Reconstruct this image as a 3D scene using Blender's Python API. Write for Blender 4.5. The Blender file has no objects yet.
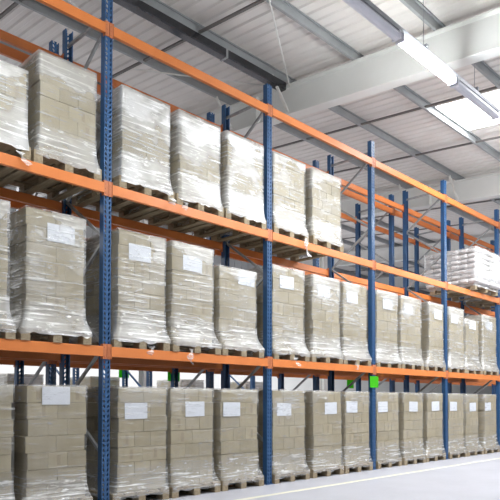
import bpy, bmesh, math, random
from mathutils import Vector, noise

sc = bpy.context.scene
COL = sc.collection
R = random.Random(11)

# ------------------------------------------------------------------ materials
def new_mat(name):
    m = bpy.data.materials.new(name)
    m.use_nodes = True
    nt = m.node_tree
    for n in list(nt.nodes):
        nt.nodes.remove(n)
    out = nt.nodes.new('ShaderNodeOutputMaterial')
    return m, nt, out

def N(nt, t, **kw):
    n = nt.nodes.new(t)
    for k, v in kw.items():
        setattr(n, k, v)
    return n

def math_n(nt, op, a, b=None, clamp=False):
    n = nt.nodes.new('ShaderNodeMath'); n.operation = op; n.use_clamp = clamp
    for i, v in enumerate((a, b)):
        if v is None: continue
        if isinstance(v, (int, float)): n.inputs[i].default_value = v
        else: nt.links.new(v, n.inputs[i])
    return n.outputs[0]

def principled(nt, color, rough=.5, metal=0.0, spec=.5):
    p = nt.nodes.new('ShaderNodeBsdfPrincipled')
    if isinstance(color, tuple): p.inputs['Base Color'].default_value = (*color, 1)
    else: nt.links.new(color, p.inputs['Base Color'])
    p.inputs['Roughness'].default_value = rough
    p.inputs['Metallic'].default_value = metal
    p.inputs['Specular IOR Level'].default_value = spec
    return p

def tex_noise(nt, scale, detail=3, mapscale=None, coord='Object', rough=.55, rand=False, rot=None):
    tc = nt.nodes.new('ShaderNodeTexCoord')
    v = tc.outputs[coord]
    if rand:
        oi = nt.nodes.new('ShaderNodeObjectInfo')
        add = nt.nodes.new('ShaderNodeVectorMath'); add.operation = 'ADD'
        mul = nt.nodes.new('ShaderNodeMath'); mul.operation = 'MULTIPLY'; mul.inputs[1].default_value = 37.0
        nt.links.new(oi.outputs['Random'], mul.inputs[0])
        nt.links.new(v, add.inputs[0]); nt.links.new(mul.outputs[0], add.inputs[1])
        v = add.outputs[0]
    if mapscale or rot:
        mp = nt.nodes.new('ShaderNodeMapping')
        if mapscale: mp.inputs['Scale'].default_value = mapscale
        if rot: mp.inputs['Rotation'].default_value = rot
        nt.links.new(v, mp.inputs['Vector']); v = mp.outputs[0]
    n = nt.nodes.new('ShaderNodeTexNoise')
    n.inputs['Scale'].default_value = scale
    n.inputs['Detail'].default_value = detail
    n.inputs['Roughness'].default_value = rough
    nt.links.new(v, n.inputs['Vector'])
    return n.outputs['Fac']

def ramp(nt, fac, stops):
    r = nt.nodes.new('ShaderNodeValToRGB')
    while len(r.color_ramp.elements) < len(stops):
        r.color_ramp.elements.new(.5)
    for e, (p, c) in zip(r.color_ramp.elements, stops):
        e.position = p
        e.color = (*c, 1) if len(c) == 3 else c
    nt.links.new(fac, r.inputs[0])
    return r.outputs[0]

def bump(nt, p, h, strength=.3, dist=.01):
    b = nt.nodes.new('ShaderNodeBump')
    b.inputs['Strength'].default_value = strength
    b.inputs['Distance'].default_value = dist
    nt.links.new(h, b.inputs['Height'])
    nt.links.new(b.outputs[0], p.inputs['Normal'])

def simple(name, c1, c2=None, rough=.5, metal=0., scale=6., spec=.5, mapscale=None, bmp=0.):
    m, nt, out = new_mat(name)
    if c2 is None: c2 = tuple(x*.86 for x in c1)
    f = tex_noise(nt, scale, 4, mapscale)
    col = ramp(nt, f, [(.3, c2), (.7, c1)])
    p = principled(nt, col, rough, metal, spec)
    if bmp: bump(nt, p, f, bmp)
    nt.links.new(p.outputs[0], out.inputs[0])
    return m

def emit(name, color, strength):
    m, nt, out = new_mat(name)
    e = nt.nodes.new('ShaderNodeEmission')
    e.inputs[0].default_value = (*color, 1); e.inputs[1].default_value = strength
    nt.links.new(e.outputs[0], out.inputs[0])
    return m

M = {}
M['orange'] = simple('orange_powder_coat', (.77, .235, .058), (.69, .20, .047), .42, scale=3)
M['orange_plate'] = simple('orange_connector_paint', (.62, .21, .085), (.50, .15, .055), .45, scale=9)
M['galv'] = simple('galvanised_brace', (.46, .46, .46), (.32, .33, .34), .45, .4, scale=9)
M['purlin'] = simple('galvanised_purlin', (.38, .39, .395), (.32, .33, .335), .5, .1, scale=4)
M['girder'] = simple('white_painted_steel', (.90, .90, .87), (.86, .86, .83), .55, scale=2)
M['rod'] = simple('pale_steel_rod', (.85, .84, .80), None, .5)
M['sag'] = simple('brown_grey_bar', (.17, .155, .145), None, .6)
M['black'] = simple('black_shiny_duct', (.022, .024, .03), (.016, .017, .02), .2, scale=5, spec=.7)
M['paper'] = simple('white_paper', (.68, .70, .74), (.62, .64, .69), .7, scale=30)
def mat_card():
    m, nt, out = new_mat('bright_green_card')
    d = N(nt, 'ShaderNodeBsdfDiffuse'); t = N(nt, 'ShaderNodeBsdfTranslucent'); mx = N(nt, 'ShaderNodeMixShader')
    f = tex_noise(nt, 12, 3); c = ramp(nt, f, [(.3, (.10, .66, .03)), (.7, (.12, .72, .04))])
    nt.links.new(c, d.inputs[0]); nt.links.new(c, t.inputs[0]); mx.inputs[0].default_value = .4
    nt.links.new(d.outputs[0], mx.inputs[1]); nt.links.new(t.outputs[0], mx.inputs[2]); nt.links.new(mx.outputs[0], out.inputs[0])
    return m
M['green'] = mat_card()
M['wallwhite'] = simple('white_wall_paint', (.82, .82, .80), (.76, .76, .74), .8, scale=1)
M['wallgrey'] = simple('grey_cladding', (.52, .53, .53), (.48, .49, .49), .7, scale=1)
M['yellow'] = simple('worn_yellow_floor_paint', (.80, .77, .58), (.74, .73, .66), .6, scale=14)
M['rail'] = simple('grey_trunking', (.36, .37, .40), (.30, .31, .34), .4, .3)
M['diffuser'] = simple('frosted_acrylic', (.80, .80, .88), (.74, .74, .82), .25)
M['wire'] = simple('thin_steel_wire', (.32, .32, .33), None, .5, .3)
M['lit'] = emit('lit_fluorescent_diffuser', (.94, .99, 1.0), 120.0)
M['sky'] = emit('daylit_rooflight', (.95, .97, 1.0), 22.0)

def mat_floor():
    m, nt, out = new_mat('sealed_concrete_floor')
    f = tex_noise(nt, 1.3, 5); f2 = tex_noise(nt, 22, 3)
    mx = math_n(nt, 'ADD', math_n(nt, 'MULTIPLY', f, .7), math_n(nt, 'MULTIPLY', f2, .3))
    col = ramp(nt, mx, [(.35, (.455, .46, .51)), (.65, (.515, .52, .575))])
    p = principled(nt, col, .42)
    nt.links.new(p.outputs[0], out.inputs[0])
    return m
M['floor'] = mat_floor()

def mat_roof():
    m, nt, out = new_mat('roof_sheet_lining')
    f = tex_noise(nt, 2.2, 5, (1., .35, 1.))
    col = ramp(nt, f, [(.3, (.78, .74, .70)), (.7, (.86, .825, .785))])
    p = principled(nt, col, .55)
    nt.links.new(p.outputs[0], out.inputs[0])
    return m
M['roof'] = mat_roof()

def mat_post():
    # blue powder coat; two columns of slanted punched slots run up the front face
    m, nt, out = new_mat('blue_perforated_steel')
    tc = N(nt, 'ShaderNodeTexCoord'); sep = N(nt, 'ShaderNodeSeparateXYZ')
    nt.links.new(tc.outputs['Object'], sep.inputs[0])
    x, y, z = sep.outputs
    ax = math_n(nt, 'ABSOLUTE', x)
    dx = math_n(nt, 'SUBTRACT', ax, .026)                              # two columns
    zz = math_n(nt, 'SUBTRACT', z, math_n(nt, 'MULTIPLY', dx, .8))      # slanted
    fr = math_n(nt, 'SUBTRACT', math_n(nt, 'FRACT', math_n(nt, 'DIVIDE', zz, .058)), .5)
    ez = math_n(nt, 'DIVIDE', fr, .33)
    ex = math_n(nt, 'DIVIDE', dx, .0115)
    d = math_n(nt, 'ADD', math_n(nt, 'MULTIPLY', ex, ex), math_n(nt, 'MULTIPLY', ez, ez))
    hole = math_n(nt, 'LESS_THAN', d, 1.0)
    geo = N(nt, 'ShaderNodeNewGeometry')
    f = tex_noise(nt, 7, 3)
    col = ramp(nt, f, [(.3, (.024, .082, .20)), (.7, (.032, .105, .245))])
    p = principled(nt, col, .38)
    tr = N(nt, 'ShaderNodeBsdfTransparent'); mix = N(nt, 'ShaderNodeMixShader')
    nt.links.new(hole, mix.inputs[0]); nt.links.new(p.outputs[0], mix.inputs[1]); nt.links.new(tr.outputs[0], mix.inputs[2])
    nt.links.new(mix.outputs[0], out.inputs[0])
    return m
M['post'] = mat_post()
M['foot'] = simple('blue_foot_plate', (.03, .10, .25), None, .45)

def mat_carton():
    m, nt, out = new_mat('kraft_cardboard')
    oi = N(nt, 'ShaderNodeObjectInfo')
    f = tex_noise(nt, 9, 4, (1, 1, .5), rand=True)
    c = ramp(nt, f, [(.3, (.305, .26, .172)), (.7, (.365, .313, .212))])
    hsv = N(nt, 'ShaderNodeHueSaturation')
    nt.links.new(c, hsv.inputs['Color'])
    v = math_n(nt, 'ADD', math_n(nt, 'MULTIPLY', oi.outputs['Random'], .18), .91)
    nt.links.new(v, hsv.inputs['Value'])
    # parcel tape down the middle of some carton faces and a printed mark beside it
    tc = N(nt, 'ShaderNodeTexCoord'); sep = N(nt, 'ShaderNodeSeparateXYZ')
    nt.links.new(tc.outputs['Object'], sep.inputs[0])
    ax = math_n(nt, 'ABSOLUTE', math_n(nt, 'SUBTRACT', sep.outputs[0], .01))
    tape = math_n(nt, 'LESS_THAN', ax, .022)
    az = math_n(nt, 'LESS_THAN', math_n(nt, 'ABSOLUTE', sep.outputs[2]), .062)
    on = math_n(nt, 'GREATER_THAN', oi.outputs['Random'], .72)
    fac = math_n(nt, 'MULTIPLY', math_n(nt, 'MULTIPLY', tape, on), math_n(nt, 'MULTIPLY', az, .55))
    mx = N(nt, 'ShaderNodeMix', data_type='RGBA')
    nt.links.new(fac, mx.inputs['Factor'])
    nt.links.new(hsv.outputs[0], mx.inputs[6]); mx.inputs[7].default_value = (.24, .19, .13, 1)
    p = principled(nt, mx.outputs[2], .8, spec=.25)
    nt.links.new(p.outputs[0], out.inputs[0])
    return m
M['carton'] = mat_carton()

def mat_wood():
    m, nt, out = new_mat('pale_pallet_wood')
    f = tex_noise(nt, 5, 5, (6, .6, 6), rand=True)
    c = ramp(nt, f, [(.25, (.24, .185, .12)), (.55, (.36, .29, .195)), (.8, (.46, .39, .28))])
    p = principled(nt, c, .8, spec=.2)
    bump(nt, p, f, .25)
    nt.links.new(p.outputs[0], out.inputs[0])
    return m
M['wood'] = mat_wood()

def mat_film(name='stretch_film', boost=0.0):
    # clear stretch film: milky creases and overlaps, white highlight streaks put into its colour; object colour red = haze
    m, nt, out = new_mat(name)
    oi = N(nt, 'ShaderNodeObjectInfo')
    sepc = N(nt, 'ShaderNodeSeparateColor'); nt.links.new(oi.outputs['Color'], sepc.inputs[0])
    haze = sepc.outputs[0]
    s1 = tex_noise(nt, 3.2, 6, (.6, .6, 10.5), rand=True, rot=(0, .22, 0), rough=.62)   # long near-level streaks
    s2 = tex_noise(nt, 6.0, 5, (1.2, 1.2, 4.0), rand=True, rot=(0, -.6, .2), rough=.6)   # slanting creases
    s3 = tex_noise(nt, 1.7, 3, (1, 1, 1.2), rand=True)                                    # patches
    def mrange(v, a, b, c=0., d=1.):
        q = N(nt, 'ShaderNodeMapRange'); q.interpolation_type = 'SMOOTHSTEP'
        for k, w in zip(('From Min', 'From Max', 'To Min', 'To Max'), (a, b, c, d)): q.inputs[k].default_value = w
        nt.links.new(v, q.inputs['Value']); return q.outputs[0]
    st = math_n(nt, 'MAXIMUM', math_n(nt, 'MULTIPLY', mrange(s1, .52, .68), .9), mrange(s2, .57, .72))
    patch = mrange(s3, .40, .62)
    tc = N(nt, 'ShaderNodeTexCoord'); sep = N(nt, 'ShaderNodeSeparateXYZ')
    nt.links.new(tc.outputs['Object'], sep.inputs[0])
    zn = math_n(nt, 'ADD', sep.outputs[2], math_n(nt, 'MULTIPLY', s3, .2))
    foot = mrange(zn, .50, .60, 1., 0.)                                 # extra turns round the foot
    al = math_n(nt, 'ADD', math_n(nt, 'MULTIPLY', haze, math_n(nt, 'ADD', math_n(nt, 'MULTIPLY', patch, .5), .22)), .03)
    al = math_n(nt, 'ADD', al, math_n(nt, 'MULTIPLY', st, math_n(nt, 'ADD', math_n(nt, 'MULTIPLY', haze, .62), .16)))
    al = math_n(nt, 'ADD', al, math_n(nt, 'MULTIPLY', foot, math_n(nt, 'ADD', math_n(nt, 'MULTIPLY', st, .32), .17)))
    below = math_n(nt, 'SUBTRACT', math_n(nt, 'MULTIPLY', sepc.outputs[1], 4.), sep.outputs[2])
    tuck = mrange(math_n(nt, 'SUBTRACT', below, math_n(nt, 'MULTIPLY', math_n(nt, 'SUBTRACT', s3, .42), 1.3)), .0, .07, 1., 0.)   # bunched where it is pulled over the top edge
    al = math_n(nt, 'ADD', al, math_n(nt, 'MULTIPLY', tuck, math_n(nt, 'ADD', math_n(nt, 'MULTIPLY', haze, .22), .11)))
    al = math_n(nt, 'MINIMUM', math_n(nt, 'MAXIMUM', al, .03), .92)
    hh = math_n(nt, 'ADD', s1, math_n(nt, 'MULTIPLY', s2, .8))
    bn = N(nt, 'ShaderNodeBump'); bn.inputs['Strength'].default_value = .55; bn.inputs['Distance'].default_value = .03
    nt.links.new(hh, bn.inputs['Height'])
    df = N(nt, 'ShaderNodeBsdfDiffuse'); df.inputs[0].default_value = (.86, .86, .86, 1)
    gl = N(nt, 'ShaderNodeBsdfGlossy'); gl.inputs[0].default_value = (.95, .95, .95, 1); gl.inputs['Roughness'].default_value = .33
    nt.links.new(bn.outputs[0], df.inputs['Normal']); nt.links.new(bn.outputs[0], gl.inputs['Normal'])
    m1 = N(nt, 'ShaderNodeMixShader'); m1.inputs[0].default_value = .45
    nt.links.new(df.outputs[0], m1.inputs[1]); nt.links.new(gl.outputs[0], m1.inputs[2])
    tr = N(nt, 'ShaderNodeBsdfTransparent'); m2 = N(nt, 'ShaderNodeMixShader')
    nt.links.new(al, m2.inputs[0]); nt.links.new(tr.outputs[0], m2.inputs[1]); nt.links.new(m1.outputs[0], m2.inputs[2])
    nt.links.new(m2.outputs[0], out.inputs[0])
    return m
M['film'] = mat_film()

def mat_sack():
    m, nt, out = new_mat('white_woven_sack')
    f = tex_noise(nt, 7, 5, rand=True)
    c = ramp(nt, f, [(.3, (.60, .57, .56)), (.7, (.72, .69, .68))])
    p = principled(nt, c, .4)
    bump(nt, p, f, .5, .02)
    nt.links.new(p.outputs[0], out.inputs[0])
    return m
M['sack'] = mat_sack()

# ------------------------------------------------------------------ mesh helpers
class MB:
    def __init__(s): s.v = []; s.f = []
    def box(s, x0, x1, y0, y1, z0, z1):
        b = len(s.v)
        s.v += [(x0,y0,z0),(x1,y0,z0),(x1,y1,z0),(x0,y1,z0),(x0,y0,z1),(x1,y0,z1),(x1,y1,z1),(x0,y1,z1)]
        s.f += [tuple(b+i for i in q) for q in ((0,3,2,1),(4,5,6,7),(0,1,5,4),(1,2,6,5),(2,3,7,6),(3,0,4,7))]
        return s
    def bar(s, a, b, w, h=None, up=(0,0,1)):
        a = Vector(a); b = Vector(b); d = (b-a).normalized()
        up = Vector(up)
        if abs(d.dot(up)) > .95: up = Vector((1,0,0))
        u = d.cross(up).normalized(); v = u.cross(d).normalized(); h = h or w
        k = len(s.v)
        for p in (a, b):
            for i, j in ((-1,-1),(1,-1),(1,1),(-1,1)):
                s.v.append(tuple(p + u*i*w/2 + v*j*h/2))
        s.f += [tuple(k+i for i in q) for q in ((3,2,1,0),(4,5,6,7),(0,1,5,4),(1,2,6,5),(2,3,7,6),(3,0,4,7))]
        return s
    def tube(s, a, b, r, n=10, caps=True):
        a = Vector(a); b = Vector(b); d = (b-a).normalized()
        up = Vector((0,0,1)) if abs(d.z) < .95 else Vector((1,0,0))
        u = d.cross(up).normalized(); v = u.cross(d)
        k = len(s.v)
        for p in (a, b):
            for i in range(n):
                t = 2*math.pi*i/n
                s.v.append(tuple(p + u*math.cos(t)*r + v*math.sin(t)*r))
        for i in range(n):
            j = (i+1) % n
            s.f.append((k+i, k+j, k+n+j, k+n+i))
        if caps:
            s.f.append(tuple(k+i for i in reversed(range(n)))); s.f.append(tuple(k+n+i for i in range(n)))
        return s
    def extrude(s, prof, axis, t0, t1, slope=0.0):
        """closed profile (a,b) extruded along x or y; b is z"""
        k = len(s.v); n = len(prof)
        for t in (t0, t1):
            for a, b in prof:
                s.v.append((t, a, b) if axis == 'x' else (a, t, b + slope*t))
        for i in range(n):
            j = (i+1) % n
            s.f.append((k+i, k+j, k+n+j, k+n+i))
        s.f.append(tuple(k+i for i in reversed(range(n)))); s.f.append(tuple(k+n+i for i in range(n)))
        return s
    def mesh(s, name, bevel=0., smooth=False):
        me = bpy.data.meshes.new(name)
        me.from_pydata(s.v, [], s.f); me.update()
        bm = bmesh.new(); bm.from_mesh(me)
        bmesh.ops.recalc_face_normals(bm, faces=bm.faces)
        if bevel:
            bmesh.ops.bevel(bm, geom=list(bm.edges), offset=bevel, segments=2, affect='EDGES', profile=.6)
        bm.to_mesh(me); bm.free()
        if smooth:
            for p in me.polygons: p.use_smooth = True
        return me

def link(name, me, mat=None, parent=None, loc=(0,0,0), rz=0., scale=None):
    o = bpy.data.objects.new(name, me)
    COL.objects.link(o)
    if mat and not me.materials: me.materials.append(mat)
    o.location = loc; o.rotation_euler = (0, 0, rz)
    if scale: o.scale = scale
    if parent: o.parent = parent
    return o

def thing(name, label, cat, loc=(0,0,0), group=None):
    o = bpy.data.objects.new(name, None); COL.objects.link(o)
    o.empty_display_size = .1
    o.location = loc
    return tag(o, label, cat, group)

def tag(o, label, cat, group=None):
    o['label'] = label; o['category'] = cat
    if group: o['group'] = group
    return o

def struct(name, me, mat, label=None):
    o = link(name, me, mat); o['kind'] = 'structure'
    if label: o['label'] = label
    return o

# ------------------------------------------------------------------ layout numbers
W = 2.7                                   # bay width
LV = (1.847, 3.798, 5.731)                # beam centre heights
BH = .06                                  # half a beam
PH = .144                                 # pallet height
NEAR_Y, BACK_Y = .02, 1.40                # front faces of the two racks' posts
FD = 1.08                                 # frame depth
TOP = 6.13
SL = .085                                 # roof pitch
def roof_z(y): return 7.0 + SL*y          # underside of the purlins
BAY = {-1: 'left of the first front post', 0: 'between first and second front posts', 1: 'between second and third front posts',
       2: 'between third and fourth front posts', 3: 'between fourth and fifth front posts', 4: 'right of the fifth front post',
       5: 'far right, two bays past the fifth front post'}
ORD = {-1: 'outermost left', 0: 'first', 1: 'second', 2: 'third', 3: 'fourth', 4: 'fifth', 5: 'sixth', 6: 'seventh'}

# ------------------------------------------------------------------ setting
def build_setting():
    XA, XB, YA, YB = -9., 46., -9., 14.
    struct('floor', MB().box(XA, XB, YA, YB, -.2, 0).mesh('floor'), M['floor'])
    struct('wall_back', MB().box(XA, XB, YB, YB+.2, 0, 3.6).mesh('wall_back'), M['wallwhite'])
    g = MB(); x = XA
    while x < XB:                                                      # ribbed grey cladding above the white base wall
        g.box(x, x+.3, YB, YB+.2, 3.6, 8.6); g.box(x+.3, x+.4, YB+.03, YB+.2, 3.6, 8.6); x += .4
    struct('wall_back_upper', g.mesh('cladding'), M['wallgrey']).name = 'wall_back_cladding'
    struct('wall_left', MB().box(XA-.2, XA, YA, YB, 0, 8.6).mesh('wall_left'), M['wallgrey'])
    struct('wall_front', MB().box(XA, XB, YA-.2, YA, 0, 8.6).mesh('wall_front'), M['wallgrey'])
    struct('wall_right', MB().box(XB, XB+.2, YA, YB, 0, 8.6).mesh('wall_right'), M['wallwhite'])
    # painted aisle line
    o = link('trim_1', MB().box(-8, 44, -.80, -.70, 0, .002).mesh('line'), M['yellow']); o['kind'] = 'structure'; o['label'] = 'pale yellow painted line along the rack'
    # roof sheets: trapezoid ribs running up the slope
    def sheet(x0, x1, y0, y1):
        v = []; f = []; P = .2; n = max(1, round((x1-x0)/P)); st = (x1-x0)/n
        pr = []
        for i in range(n):
            b = x0 + i*st
            pr += [(b, 0), (b+st*.42, 0), (b+st*.55, .024), (b+st*.87, .024)]
        pr.append((x1, 0))
        ys = [y0 + (y1-y0)*k/4 for k in range(5)]
        for y in ys:
            for a, h in pr: v.append((a, y, roof_z(y) + .14 + h))
        L = len(pr)
        for k in range(4):
            for i in range(L-1):
                f.append((k*L+i, k*L+i+1, (k+1)*L+i+1, (k+1)*L+i))
        me = bpy.data.meshes.new('sheet'); me.from_pydata(v, [], f); me.update()
        return me
    SKY = [(6.74, 8.12), (19.5, 20.9), (32.0, 33.4)]
    s0, s1 = -7.2, -.46
    x = XA; k = 0
    for a, b in SKY:
        if a > x: struct('ceiling', sheet(x, a, YA, YB), M['roof'])
        struct('ceiling', sheet(a, b, s1, YB), M['roof'])
        struct('ceiling', sheet(a, b, YA, s0), M['roof'])
        k += 1
        struct('window_%d' % k, sheet(a, b, s0, s1), M['sky'], 'white translucent rooflight panel over the aisle')
        x = b
    struct('ceiling', sheet(x, XB, YA, YB), M['roof'])
    # no rooflights over the far aisle; added fill lights brighten it instead
    # main rafters
    for i, gx in enumerate((-2.12, 4.28, 10.70, 17.1, 23.5, 29.9)):
        g = MB()
        d, fw, ft, wt = .56, .22, .018, .012
        pr = [(-fw/2, 0), (fw/2, 0), (fw/2, -ft), (wt/2, -ft), (wt/2, -d+ft), (fw/2, -d+ft), (fw/2, -d), (-fw/2, -d), (-fw/2, -d+ft), (-wt/2, -d+ft), (-wt/2, -ft), (-fw/2, -ft)]
        k0 = len(g.v)
        for y in (YA, YB):
            for a, b in pr: g.v.append((gx+a, y, roof_z(y)+b))
        n = len(pr)
        for q in range(n): g.f.append((q, (q+1) % n, n+(q+1) % n, n+q))
        for y in (1.9,):                                               # stiffener plates at the splice
            zt = roof_z(y)
            g.box(gx-.11, gx+.11, y-.01, y+.01, zt-.55, zt-.01)
        struct('beam', g.mesh('rafter'), M['girder'], 'white painted steel roof girder').name = 'trim_girder'
        if i < 3:
            c = MB(); y = 5.8; zt = roof_z(y) - .56
            c.box(gx-.1, gx+.1, y-.11, y-.095, 0, zt).box(gx-.1, gx+.1, y+.095, y+.11, 0, zt).box(gx-.006, gx+.006, y-.1, y+.1, 0, zt)
            c.box(gx-.16, gx+.16, y-.16, y+.16, 0, .02)
            struct('column', c.mesh('column'), M['girder'], 'pale grey steel building column').name = 'trim_column'
    # purlins: Z sections across the rafters
    y = -.5 - 1.55*5
    while y < YB - .3:
        z = roof_z(y)
        p = MB()
        t = .004; d = .135; fl = .045
        prof = [(-fl, d), (0, d), (t, d), (t, t), (fl, t), (fl, .02), (fl+t, .02), (fl+t, 0), (0, 0), (0, d-t), (-fl+t, d-t), (-fl+t, d-.02), (-fl, d-.02)]
        p.extrude([(y+a, z+b) for a, b in prof], 'x', XA, XB)
        struct('purlin', p.mesh('purlin'), M['purlin']).name = 'trim_purlin'
        y += 1.55
    # sag bars at the thirds of every bay
    for bx in (-8.52, -6.38, -4.25, .02, 2.15, 6.41, 8.55, 12.83, 14.97, 19.2, 21.35, 25.6, 27.8):
        s = MB(); s.bar((bx, YA, roof_z(YA)+.03), (bx, YB, roof_z(YB)+.03), .045, .03)
        struct('sag', s.mesh('sag'), M['sag']).name = 'trim_bar'
    # wind bracing rods and fly braces under the roof
    rods = [((1.60, -.95, 6.93), (4.22, 1.05, 7.07)), ((2.16, 2.93, 7.22), (4.2, 1.2, 7.08)), ((-.4, 1.5, 7.1), (1.4, 2.35, 7.18))]
    for a, b in rods:
        struct('rod', MB().tube(a, b, .014, 8).mesh('rod'), M['rod'], 'thin pale bracing rod under the roof').name = 'trim_rod'
    for gx in (4.28, 10.70, 17.1):
        for yy in (1.05, 2.6):
            z = roof_z(yy)
            struct('fly', MB().bar((gx-.50, yy+.02, z+.02), (gx-.10, yy, z-.52), .05, .025).mesh('fly'), M['rod'], 'pale diagonal strut from purlin to girder').name = 'trim_strut'
build_setting()

# black duct hung under one purlin
o = thing('cable_duct', 'shiny black cable duct running under a roof purlin near the first girder', 'duct', (-.5, 1.10, roof_z(1.10)-.075))
link('casing', MB().extrude([(-.065,-.075),(.065,-.075),(.08,-.06),(.08,.06),(-.08,.06),(-.08,-.06)], 'x', -6.5, 4.6).mesh('casing'), M['black'], o)
for i in range(5):
    x = -5.2 + i*2.1
    link('clip', MB().box(x-.02, x+.02, -.085, .085, -.08, .066).mesh('clip'), M['galv'], o)

# ------------------------------------------------------------------ racks
def post_mesh(h):
    m = MB(); w, d, t = .05, .09, .003
    prof = [(-w, 0), (w, 0), (w, d), (w-.02, d), (w-.02, d-t), (w-t, d-t), (w-t, t), (-w+t, t), (-w+t, d-t), (-w+.02, d-t), (-w+.02, d), (-w, d)]
    k = len(m.v); n = len(prof)
    for z in (0, h):
        for a, b in prof: m.v.append((a, b, z))
    for i in range(n): m.f.append((i, (i+1) % n, n+(i+1) % n, n+i))
    return m.mesh('post')
ME_POST = post_mesh(TOP); ME_POST_LOW = post_mesh(3.0)
ME_FOOT = MB().box(-.07, .07, -.02, .13, 0, .008).mesh('foot')
def brace_nodes(h):
    out = []; z = h - .32; side = 0
    while z > .12:
        out.append((side, z)); side = 1 - side; z -= .65
    return out
def brace_meshes(h):
    ns = brace_nodes(h); ms = []
    for (s, z), (s2, z2) in zip(ns, ns[1:]):
        a = (.0, .06 if s == 0 else FD-.06, z); b = (.0, .06 if s2 == 0 else FD-.06, z2)
        ms.append(MB().bar(a, b, .03, .035).mesh('brace'))
    z = ns[0][1] + .12
    ms.append(MB().bar((0, .06, z), (0, FD-.06, z), .03, .035).mesh('brace'))
    return ms
BR = brace_meshes(TOP); BR_LOW = brace_meshes(3.0)

def frame(x, y, label, group, low=False):
    t = thing('upright_frame', label, 'rack frame', (x, y, 0), group)
    me = ME_POST_LOW if low else ME_POST
    for k in (0, 1):
        p = link('post', me, M['post'], t, (0, 0 if k == 0 else FD, .008), 0 if k == 0 else math.pi)
        link('foot_plate', ME_FOOT, M['foot'], p, (0, 0, -.008))
    for b in (BR_LOW if low else BR):
        link('brace', b, M['galv'] if not low else M['foot'], t)
    return t

def beam_bar():
    L = W/2 - .052
    m = MB().extrude([(0,-BH),(.05,-BH),(.05,BH-.02),(.035,BH-.02),(.035,BH),(0,BH)], 'x', -L, L)
    return m.mesh('beam', .003)
ME_BEAM = beam_bar()
def connector(side):
    m = MB(); L = W/2
    x0, x1 = (L-.052, L-.003) if side > 0 else (-L+.003, -L+.052)
    m.box(x0, x1, .008, .0185, -.09, .09)                               # plate over the post face
    xe = L-.0555 if side > 0 else -L+.0515
    m.box(xe, xe+.004, .0, .06, -.09, .09)
    xc = (x0+x1)/2
    for z in (-.06, -.005, .05):                                       # hooks
        m.tube((xc, .008, z), (xc, .003, z), .010, 8)
    return m.mesh('connector')
ME_CON = {1: connector(1), -1: connector(-1)}
def rack_beam(n, y, z, label, group, flip=False):
    t = thing('rack_crossbeam', label, 'rack beam', (n*W + W/2, y, z), group); t['kind'] = 'thing'
    if flip: t.rotation_euler = (0, 0, math.pi)
    link('beam', ME_BEAM, M['orange'], t)
    for s in (-1, 1): link('end_connector', ME_CON[s], M['orange_plate'], t)
    return t

LVN = ('lower', 'middle', 'top')
for n in range(-1, 6):
    frame(n*W, NEAR_Y, 'blue upright frame with pale braces, %s front post from the left, near rack' % ORD[n], 'blue frames of the near rack')
for n in range(-1, 7):
    frame(n*W, BACK_Y, 'blue upright frame of the rack behind, in line with the %s front post' % ORD[n], 'blue frames of the rack behind')
def rack_beams(n0, n1, y, rack, words):
    for n in range(n0, n1):
        for li, z in enumerate(LV):
            rack_beam(n, y - .02, z, 'orange %s beam, front of %s, %s' % (LVN[li], words, BAY[n]), 'orange beams of the ' + rack)
            rack_beam(n, y + FD + .02, z, 'orange %s beam, rear of %s, %s' % (LVN[li], words, BAY[n]), 'orange beams of the ' + rack, True)
rack_beams(-1, 5, NEAR_Y, 'near rack', 'near rack')
rack_beams(-1, 6, BACK_Y, 'rack behind', 'rear rack')

# ------------------------------------------------------------------ pallets and loads
def pallet_parts(w, d):
    deck = MB(); n = 5; bw = .13
    for i in range(n):
        xc = -w/2 + bw/2 + i*(w-bw)/(n-1)
        deck.box(xc-bw/2, xc+bw/2, -d/2, d/2, .122, .144)
    for yc in (-d/2+.07, 0, d/2-.07):
        deck.box(-w/2, w/2, yc-.07, yc+.07, .100, .1215)
    blk = MB().box(-.05, .05, -.07, .07, .022, .0995).mesh('block', .004)
    skid = MB().box(-.05, .05, -d/2, d/2, 0, .0215).mesh('skid', .003)
    return deck.mesh('deck', .0025), blk, skid
PAL = {k: pallet_parts(*k) for k in ((.8, 1.2), (1.2, 1.2))}
def add_pallet(t, key, dx=0.):
    w, d = key; deck, blk, skid = PAL[key]
    p = link('pallet', deck, M['wood'], t, (dx, 0, 0))
    for x in (-w/2+.05, 0, w/2-.05):
        link('skid', skid, M['wood'], p, (x, 0, 0))
        for y in (-d/2+.07, 0, d/2-.07): link('block', blk, M['wood'], p, (x, y, 0))

CH = .186
def carton_mesh(w, d, h):
    return MB().box(-w/2, w/2, -d/2, d/2, -h/2, h/2).mesh('carton', .005)
C_LONG = carton_mesh(.348, .273, CH-.002); C_SHORT = carton_mesh(.231, .365, CH-.002)

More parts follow.
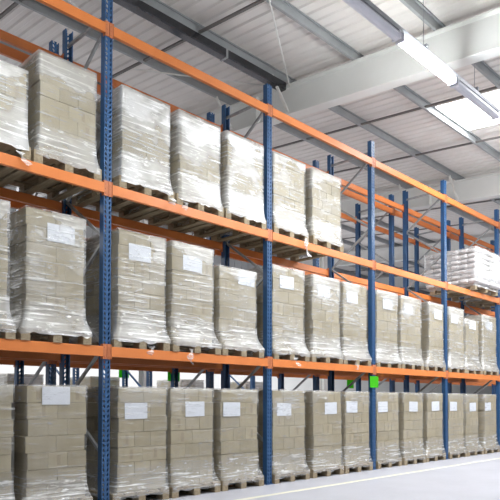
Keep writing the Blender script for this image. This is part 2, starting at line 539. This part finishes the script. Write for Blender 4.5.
def film_mesh(w, d, h, seed, flare=.8, dx=0.):
    """stretch film wound round a load of plan w x d and height h above its pallet"""
    hw, hd = w/2 + .013, d/2 + .010
    top = PH + h + .008
    per = []
    nx, ny = 12, 14
    for i in range(nx): per.append((-1 + 2*i/nx, -1))
    for i in range(ny): per.append((1, -1 + 2*i/ny))
    for i in range(nx): per.append((1 - 2*i/nx, 1))
    for i in range(ny): per.append((-1, 1 - 2*i/ny))
    zs = [.085, .105, .125, .145, .18, .23, .31, .40] + [.40 + (top-.40)*k/18 for k in range(1, 19)]
    v = []; f = []; L = len(per)
    rr = random.Random(seed); off = Vector((rr.uniform(0, 99), rr.uniform(0, 99), rr.uniform(0, 99)))
    hang = [rr.uniform(.0, .07) if rr.random() < .8 else .09 for _ in range(L)]
    for k, z in enumerate(zs):
        u = max(0., min(1., (z-.14)/.22)); e = (1-u)**2.0
        ax = hw + (flare/2 + .008 - hw)*e; ay = hd + (.6 + .006 - hd)*e
        for i, (a, b) in enumerate(per):
            zz = z
            if k == 0: zz = z - .02 + hang[i]*.35
            p = Vector((a*ax - dx*(1-e), b*ay, zz))
            nn = noise.noise(p*5.5 + off)*.006 + noise.noise(Vector((p.x*3, p.y*3, p.z*17)) + off)*.005 + .004
            edge = 1.0 if (abs(a) == 1) != (abs(b) == 1) else .3
            out = Vector(((a if abs(a) == 1 else 0), (b if abs(b) == 1 else 0), 0))
            p += out*max(nn, 0)*edge
            if k == len(zs)-1: p.z += noise.noise(p*4 + off)*.012 + .004
            v.append(tuple(p))
    for k in range(len(zs)-1):
        for i in range(L):
            j = (i+1) % L
            f.append((k*L+i, k*L+j, (k+1)*L+j, (k+1)*L+i))
    base = (len(zs)-1)*L                                                # film folded over the top
    for s, dz in ((.93, .004), (.7, .007), (.4, .006)):
        b2 = len(v)
        for i, (a, b) in enumerate(per):
            p = Vector((a*hw*s - dx, b*hd*s, top + dz))
            p.z += abs(noise.noise(p*6 + off))*.02
            v.append(tuple(p))
        for i in range(L):
            j = (i+1) % L
            f.append((base+i, base+j, b2+j, b2+i))
        base = b2
    f.append(tuple(base+i for i in range(L)))
    me = bpy.data.meshes.new('film'); me.from_pydata(v, [], f); me.update()
    for p in me.polygons: p.use_smooth = True
    return me

def tail_mesh(seed, length):
    rr = random.Random(seed); v = []; f = []; n = 12
    for i in range(n+1):
        t = i/n
        x = .03*math.sin(t*5+seed) + .02*t; y = -.008 - .03*t + .012*math.sin(t*7+seed)
        w = .035 + .022*math.sin(t*9+seed*2)
        v += [(x-w, y-.012, -t*length), (x+.008, y-.025, -t*length-.01), (x+w, y-.006, -t*length)]
    for i in range(n):
        for k in (0, 1): f.append((i*3+k, i*3+k+1, i*3+k+4, i*3+k+3))
    me = bpy.data.meshes.new('tail'); me.from_pydata(v, [], f); me.update()
    for p in me.polygons: p.use_smooth = True
    return me

ME_SHEET = MB().box(-.158, .158, -.0015, 0, -.1, .1).mesh('sheet')
def load(xc, y0, z0, w, layers, haze, label, group, seed, sheet=None, tail=None, hl=CH, px=None, flare=.8):
    """y0 = front edge of the pallet; sheet = (x offset, z) of the paper on the film"""
    d = 1.10
    rr = random.Random(seed)
    px = xc if px is None else px                                       # the pallet sits a little off the cartons' middle
    t = thing('wrapped_pallet_load', label, 'pallet load', (px, y0 + .6, z0), group)
    ox = xc - px
    add_pallet(t, (.8, 1.2))
    sx = w/.70; sz = hl/CH
    for k in range(layers):
        z = PH + hl*(k+.5)
        lx = rr.uniform(-.011, .011); ly = rr.uniform(-.004, .004)
        if (k + seed) % 2 == 0:
            for i in range(2):
                for j in range(4):
                    link('carton', C_LONG, M['carton'], t, (ox + (-.175 + .35*i)*sx + lx, -.4125 + .275*j + ly, z), rr.uniform(-.008, .008), (sx, 1, sz))
        else:
            for i in range(3):
                for j in range(3):
                    if i == 1 and j == 1: continue
                    link('carton', C_SHORT, M['carton'], t, (ox + (-.2333 + .2333*i)*sx + lx, -.367 + .367*j + ly, z), rr.uniform(-.008, .008), (sx, 1, sz))
    h = layers*hl
    fm = link('stretch_film', film_mesh(w, d, h, seed, flare, -ox), M['film'], t); fm.color = (haze, (PH + h)/4, 0, 1)
    if sheet:
        s = link('document_sheet', ME_SHEET, M['paper'], t, (ox + sheet[0], -d/2 - .008, sheet[1])); s.rotation_euler = (0, rr.uniform(-.03, .03), 0)
        s['label'] = 'white paper sheet'
    if tail:
        q = link('film_tail', tail_mesh(seed, tail[1]), M['film'], t, (tail[0], -.61, .05)); q.color = (.25, .9, 0, 1)
        q['label'] = 'loose white end of film'
    return t

LEFTM = ('left', 'middle', 'right')
def wording(level, bay, pos, count):
    where = {0: 'floor', 1: 'middle level', 2: 'upper level'}[level]
    return 'film-wrapped carton load on the %s, %s %s, %s' % (where, pos, 'of three' if count == 3 else 'of two', BAY[bay])
# (left edge, right edge, sheet x or None) of every front load, bay by bay
ROWS = {
 2: {-1: [(-1.62, -.955, None), (-.81, -.15, None)], 0: [(.20, .88, None), (1.05, 1.73, None), (1.88, 2.58, None)], 1: [(2.82, 3.53, None), (3.71, 4.45, None)]},
 1: {-1: [(-1.80, -1.13, -1.45), (-.94, -.28, -.56), ], 0: [(.16, .83, .46), (.93, 1.61, 1.26), (1.73, 2.43, 2.24)],
     1: [(2.79, 3.50, 3.10), (3.72, 4.42, 4.0), (4.54, 5.22, 4.78)], 2: [(5.55, 6.24, 5.9), (6.37, 7.10, 6.62), (7.42, 8.0, 7.78)],
     3: [(8.30, 8.95, 8.5), (9.08, 9.70, 9.4), (9.93, 10.63, 10.25)], 4: [(11.0, 11.7, 11.3)]},
 0: {-1: [(-1.75, -1.06, -1.4), (-.92, -.25, -.60)], 0: [(.18, .87, .42), (.93, 1.62, 1.31), (1.77, 2.47, 1.96)],
     1: [(2.79, 3.51, 3.03), (3.74, 4.47, 4.18), (4.58, 5.27, 4.75)], 2: [(5.54, 6.26, 5.72), (6.43, 7.14, 6.77), (7.34, 7.97, 7.66)],
     3: [(8.22, 8.90, 8.42), (9.02, 9.62, 9.35), (9.98, 10.60, 10.13)], 4: [(10.98, 11.65, 11.3)]},
}
TAILS = {(2,-1,0): (.30,.14), (2,0,1): (-.30,.12), (2,1,0): (.30,.30), (1,0,0): (.08,.12), (1,0,1): (-.15,.2), (1,1,0): (.05,.14), (1,1,2): (-.1,.13), (2,0,0): (.33,.1)}
HZ = {2: .56, 1: .26, 0: .11}
sd = 3
for lv, d in ROWS.items():
    base = 0. if lv == 0 else LV[lv-1] + BH
    for bay, items in d.items():
        c = len(items)
        pc = [(a+b)/2 for a, b, _ in items]; PWID = .836
        lo, hi = bay*W + .085 + .4, (bay+1)*W - .085 - .4
        for _ in range(60):                                            # pallets stand clear of each other and of the posts
            for q in range(c):
                pc[q] = min(max(pc[q], lo), hi)
            for q in range(c-1):
                o_ = PWID - (pc[q+1] - pc[q])
                if o_ > 0: pc[q] -= o_/2; pc[q+1] += o_/2
        for i, (a, b, s) in enumerate(items):
            sd += 1
            layers = 7; hl = .187 if lv == 1 else (.183 if lv == 0 else .162)
            if lv == 1 and ((bay, i) == (0, 2) or (bay, i) == (3, 1)): hl = .187; layers = 6
            if (lv, bay, i) == (2, -1, 0): layers = 5; hl = .166
            if c == 1: lab = 'film-wrapped carton load on the %s at the right edge, past the fifth front post' % {0: 'floor', 1: 'middle level'}[lv]
            elif c == 2: lab = wording(lv, bay, ('left', 'right')[i], 2)
            else: lab = wording(lv, bay, LEFTM[i], 3)
            if layers == 6: lab = lab.replace('film-wrapped', 'shorter')
            xc = (a+b)/2
            sz = {1: 1.215, 0: 1.145}.get(lv, 0) - (.05 if layers == 6 else 0) + (.16 if (lv, bay, i) in ((0, -1, 1), (0, -1, 0)) else 0)
            load(xc, -.005 + R.uniform(-.012, .012), base, b-a, layers, HZ[lv]*R.uniform(.8, 1.2) if lv < 2 or (bay, i) not in ((1, 1), (-1, 1)) else .26, lab,
                 'wrapped carton loads on the near rack', sd, (s-xc, sz + R.uniform(-.015, .015)) if s is not None else None, TAILS.get((lv, bay, i)), hl, pc[i], {2: .735, 1: .79, 0: .77}[lv])

# loads of the rack behind, seen through the gaps above the middle row
for x, w in ((-.62, .68), (.62, .7), (2.1, .7), (3.4, .68), (4.6, .7)):
    sd += 1
    bay = math.floor(x/W)
    load(x, BACK_Y - .03, LV[0]+BH, w, 6, .5, 'pale wrapped load on the rear rack, seen between middle-level loads near %s post' % {-1: 'the first', 0: 'first', 1: 'second'}[bay],
         'wrapped loads on the rear rack', sd)

# ------------------------------------------------------------------ sacks
def sack_mesh(lx, ly, lz):
    bm = bmesh.new()
    bmesh.ops.create_cube(bm, size=1)
    bmesh.ops.subdivide_edges(bm, edges=list(bm.edges), cuts=5, use_grid_fill=True)
    for v in bm.verts:
        x, y, z = v.co*2
        k = (1 - abs(x)**4)*(1 - abs(y)**4)
        zz = z*(.42 + .58*k**.5) if k > 0 else z*.42
        px = x*(1 - .05*abs(y)**3*1.0) ; py = y*(1 - .06*abs(x)**3)
        v.co = Vector((px*lx/2, py*ly/2, zz*lz/2)) + Vector((0, 0, noise.noise(Vector((x*2, y*2, z)))*.008))
    me = bpy.data.meshes.new('sack'); bm.to_mesh(me); bm.free()
    for p in me.polygons: p.use_smooth = True
    return me
ME_SACK = sack_mesh(.70, .238, .135)
def sack_load(xc, y0, z0, layers, label):
    t = thing('sack_pallet_load', label, 'pallet load', (xc, y0 + .6, z0), 'pallets of white sacks')
    add_pallet(t, (1.2, 1.2))
    rr = random.Random(int(xc*10))
    for k in range(layers):
        for i in range(2):
            for j in range(6):
                link('sack', ME_SACK, M['sack'], t, (-.345 + .69*i + rr.uniform(-.02, .02), -.57 + .228*j + rr.uniform(-.012, .012), PH + .066 + .118*k), rr.uniform(-.03, .03))
    # film hood pulled over the top sacks
    v = []; f = []; n = 14
    for a in range(n+1):
        for b in range(n+1):
            x = -1 + 2*a/n; y = -1 + 2*b/n
            e = max(abs(x), abs(y))
            z = PH + .118*layers + .03 - (.10*max(0, e-.8)/.2) + noise.noise(Vector((x*3, y*3, xc)))*.03
            v.append((x*.715, y*.71, z))
    for a in range(n):
        for b in range(n): f.append((a*(n+1)+b, (a+1)*(n+1)+b, (a+1)*(n+1)+b+1, a*(n+1)+b+1))
    me = bpy.data.meshes.new('hood'); me.from_pydata(v, [], f); me.update()
    for p in me.polygons: p.use_smooth = True
    fm = link('stretch_film', film_mesh(1.37, 1.37, .118*layers, int(xc*7), 1.2), M['film'], t); fm.color = (.55, .3, 0, 1)
    h = link('film_hood', me, M['film'], t); h.color = (.6, .9, 0, 1)
    return t
sack_load(9.80, -.13, LV[1]+BH, 7, 'pallet of stacked white sacks on the upper level by the fifth front post')
sack_load(11.75, -.08, LV[1]+BH, 6, 'pallet of white sacks at the right edge, past the fifth front post')

# ------------------------------------------------------------------ across the far aisle
Y3 = 5.0
for x, s in ((2.2, 'left'), (3.9, 'middle'), (7.0, 'right')):
    frame(x, Y3, 'low dark blue frame across the far aisle, %s of three seen under the lower beam' % s, 'blue frames across the far aisle', True)
for i, (x, s) in enumerate(((-.3, 'leftmost, under the lower beam'), (1.9, 'behind the first front post'), (3.75, 'left of the pale column'), (6.3, 'behind the second front post'), (8.6, 'behind the third front post'))):
    sd += 1
    load(x, 6.6, 0, .74, 9, .35, 'distant pale wrapped load across the far aisle, ' + s, 'wrapped loads across the far aisle', sd, None, None, .19)

# ------------------------------------------------------------------ green cards
def card(x, y, z, label, w=.26, h=.21):
    o = link('green_card', MB().box(-w/2, w/2, -.002, .002, -h/2, h/2).mesh('card'), M['green'], None, (x, y, z))
    return tag(o, label, 'sign', 'green cards on the posts')
card(5.40, .014, 1.62, 'bright green blank card on the third front post below the lower beam')
card(2.72, BACK_Y+FD+.006, 1.73, 'green card half hidden by a rear post, left of the second front post')
card(7.84, BACK_Y+FD+.006, 1.69, 'green card beyond the rear rack, just left of the third front post')
card(3.9, Y3+FD+.006, 1.93, 'dark green card on the far aisle frame, right of the first front post')

# ------------------------------------------------------------------ lighting trunking over the aisle
LY, LZ = -2.47, 5.78
t = thing('lighting_trunking', 'grey trunking rail hung on thin wires below the roof over the aisle', 'light rail', (4.0, LY, LZ))
link('rail', MB().extrude([(-.04,.06),(.04,.06),(.05,.10),(.03,.13),(-.03,.13),(-.05,.10)], 'x', -12, 28).mesh('rail'), M['rail'], t)
for x in (-8.9, -5.6, -2.2, -.9, .55, 2.05, 3.6, 6.9, 10.2, 13.5):
    zt = roof_z(LY) + .2 - LZ
    w = link('suspension_wire', MB().tube((x, 0, .13), (x, 0, zt), .005, 6).mesh('wire'), M['wire'], t)
    link('hook', MB().box(x-.02, x+.02, -.06, .06, .12, .16).mesh('hook'), M['rail'], w)
def luminaire(x, lit, label):
    o = thing('fluorescent_luminaire', label, 'lamp', (x, LY, LZ), 'luminaires on the trunking over the aisle')
    link('housing', MB().extrude([(-.032,.046),(.032,.046),(.032,.06),(-.032,.06)], 'x', -.655, .655).mesh('housing', .004), M['rail'], o)
    link('diffuser', MB().extrude([(-.034,.045),(-.066,0),(-.063,-.025),(-.04,-.05),(0,-.06),(.04,-.05),(.063,-.025),(.066,0),(.034,.045)], 'x', -.645, .645).mesh('diffuser'), M['lit'] if lit else M['diffuser'], o)
    for s in (-1, 1):
        link('end_cap', MB().box(s*.66-.015, s*.66+.015, -.062, .062, -.056, .05).mesh('cap'), M['diffuser'], o)
    return o
luminaire(3.2, True, 'lit white fluorescent luminaire on the trunking over the aisle')
luminaire(4.60, False, 'unlit pale luminaire on the trunking right of the lit one')
luminaire(1.80, False, 'unlit pale luminaire on the trunking left of the lit one')
for i, x in enumerate((8.2, 12.9, -1.3)):  # the left one is added out of view to brighten the upper left loads
    luminaire(x, True, 'lit fluorescent luminaire further along the trunking, %s' % ('first out of view on the right', 'far out of view on the right', 'added unseen at left to light loads')[i])

# ------------------------------------------------------------------ light
def area(name, loc, sx, sy, power, rot=(0,0,0), color=(1,1,1)):
    l = bpy.data.lights.new(name, 'AREA'); l.shape = 'RECTANGLE'; l.size = sx; l.size_y = sy; l.energy = power; l.color = color
    o = bpy.data.objects.new(name, l); COL.objects.link(o); o.location = loc; o.rotation_euler = rot
    return o
# tubes of the luminaire row over the aisle; the leftmost is added for brightness
for x in (-1.3, 3.2, 8.2, 12.9):
    area('luminaire_light', (x, LY, LZ-.09), 1.3, .12, 100 if x < 0 else 190, (0, 0, 0), (.96, .99, 1))
for x in (-2., 4., 10., 16.):  # added fill without fittings, whitens the back wall behind the racks
    area('far_aisle_fill', (x, 9.5, 6.6), 1.5, 2.0, 520, (0, 0, 0), (.98, .99, 1))
w = bpy.data.worlds.new('daylight'); sc.world = w; w.use_nodes = True
bg = w.node_tree.nodes['Background']
bg.inputs[0].default_value = (.95, .98, 1.0, 1); bg.inputs[1].default_value = .5

# ------------------------------------------------------------------ camera
f, cx, cy = 608.456, 315.9, 387.2
yaw, pitch, roll = .8499, .0258, -.0015
cam = bpy.data.cameras.new('camera'); co = bpy.data.objects.new('camera', cam); COL.objects.link(co)
cam.sensor_width = 36; cam.sensor_fit = 'HORIZONTAL'
cam.lens = f/500*36
cam.shift_x = -(cx-250)/500; cam.shift_y = (cy-250)/500
cam.clip_start = .05; cam.clip_end = 200
from mathutils import Matrix
fw = Vector((math.sin(yaw)*math.cos(pitch), math.cos(yaw)*math.cos(pitch), math.sin(pitch)))
r = Vector((math.cos(yaw), -math.sin(yaw), 0)); u = r.cross(fw)
r2 = r*math.cos(roll) + u*math.sin(roll); u2 = u*math.cos(roll) - r*math.sin(roll)
mw = Matrix(((r2.x, u2.x, -fw.x, -3.7815), (r2.y, u2.y, -fw.y, -6.6156), (r2.z, u2.z, -fw.z, 1.2328), (0, 0, 0, 1)))
co.matrix_world = mw
sc.camera = co
sc.view_settings.view_transform = 'Standard'; sc.view_settings.look = 'None'
sc.view_settings.gamma = 1; sc.view_settings.use_curve_mapping = False
sc.view_settings.exposure = -0.47
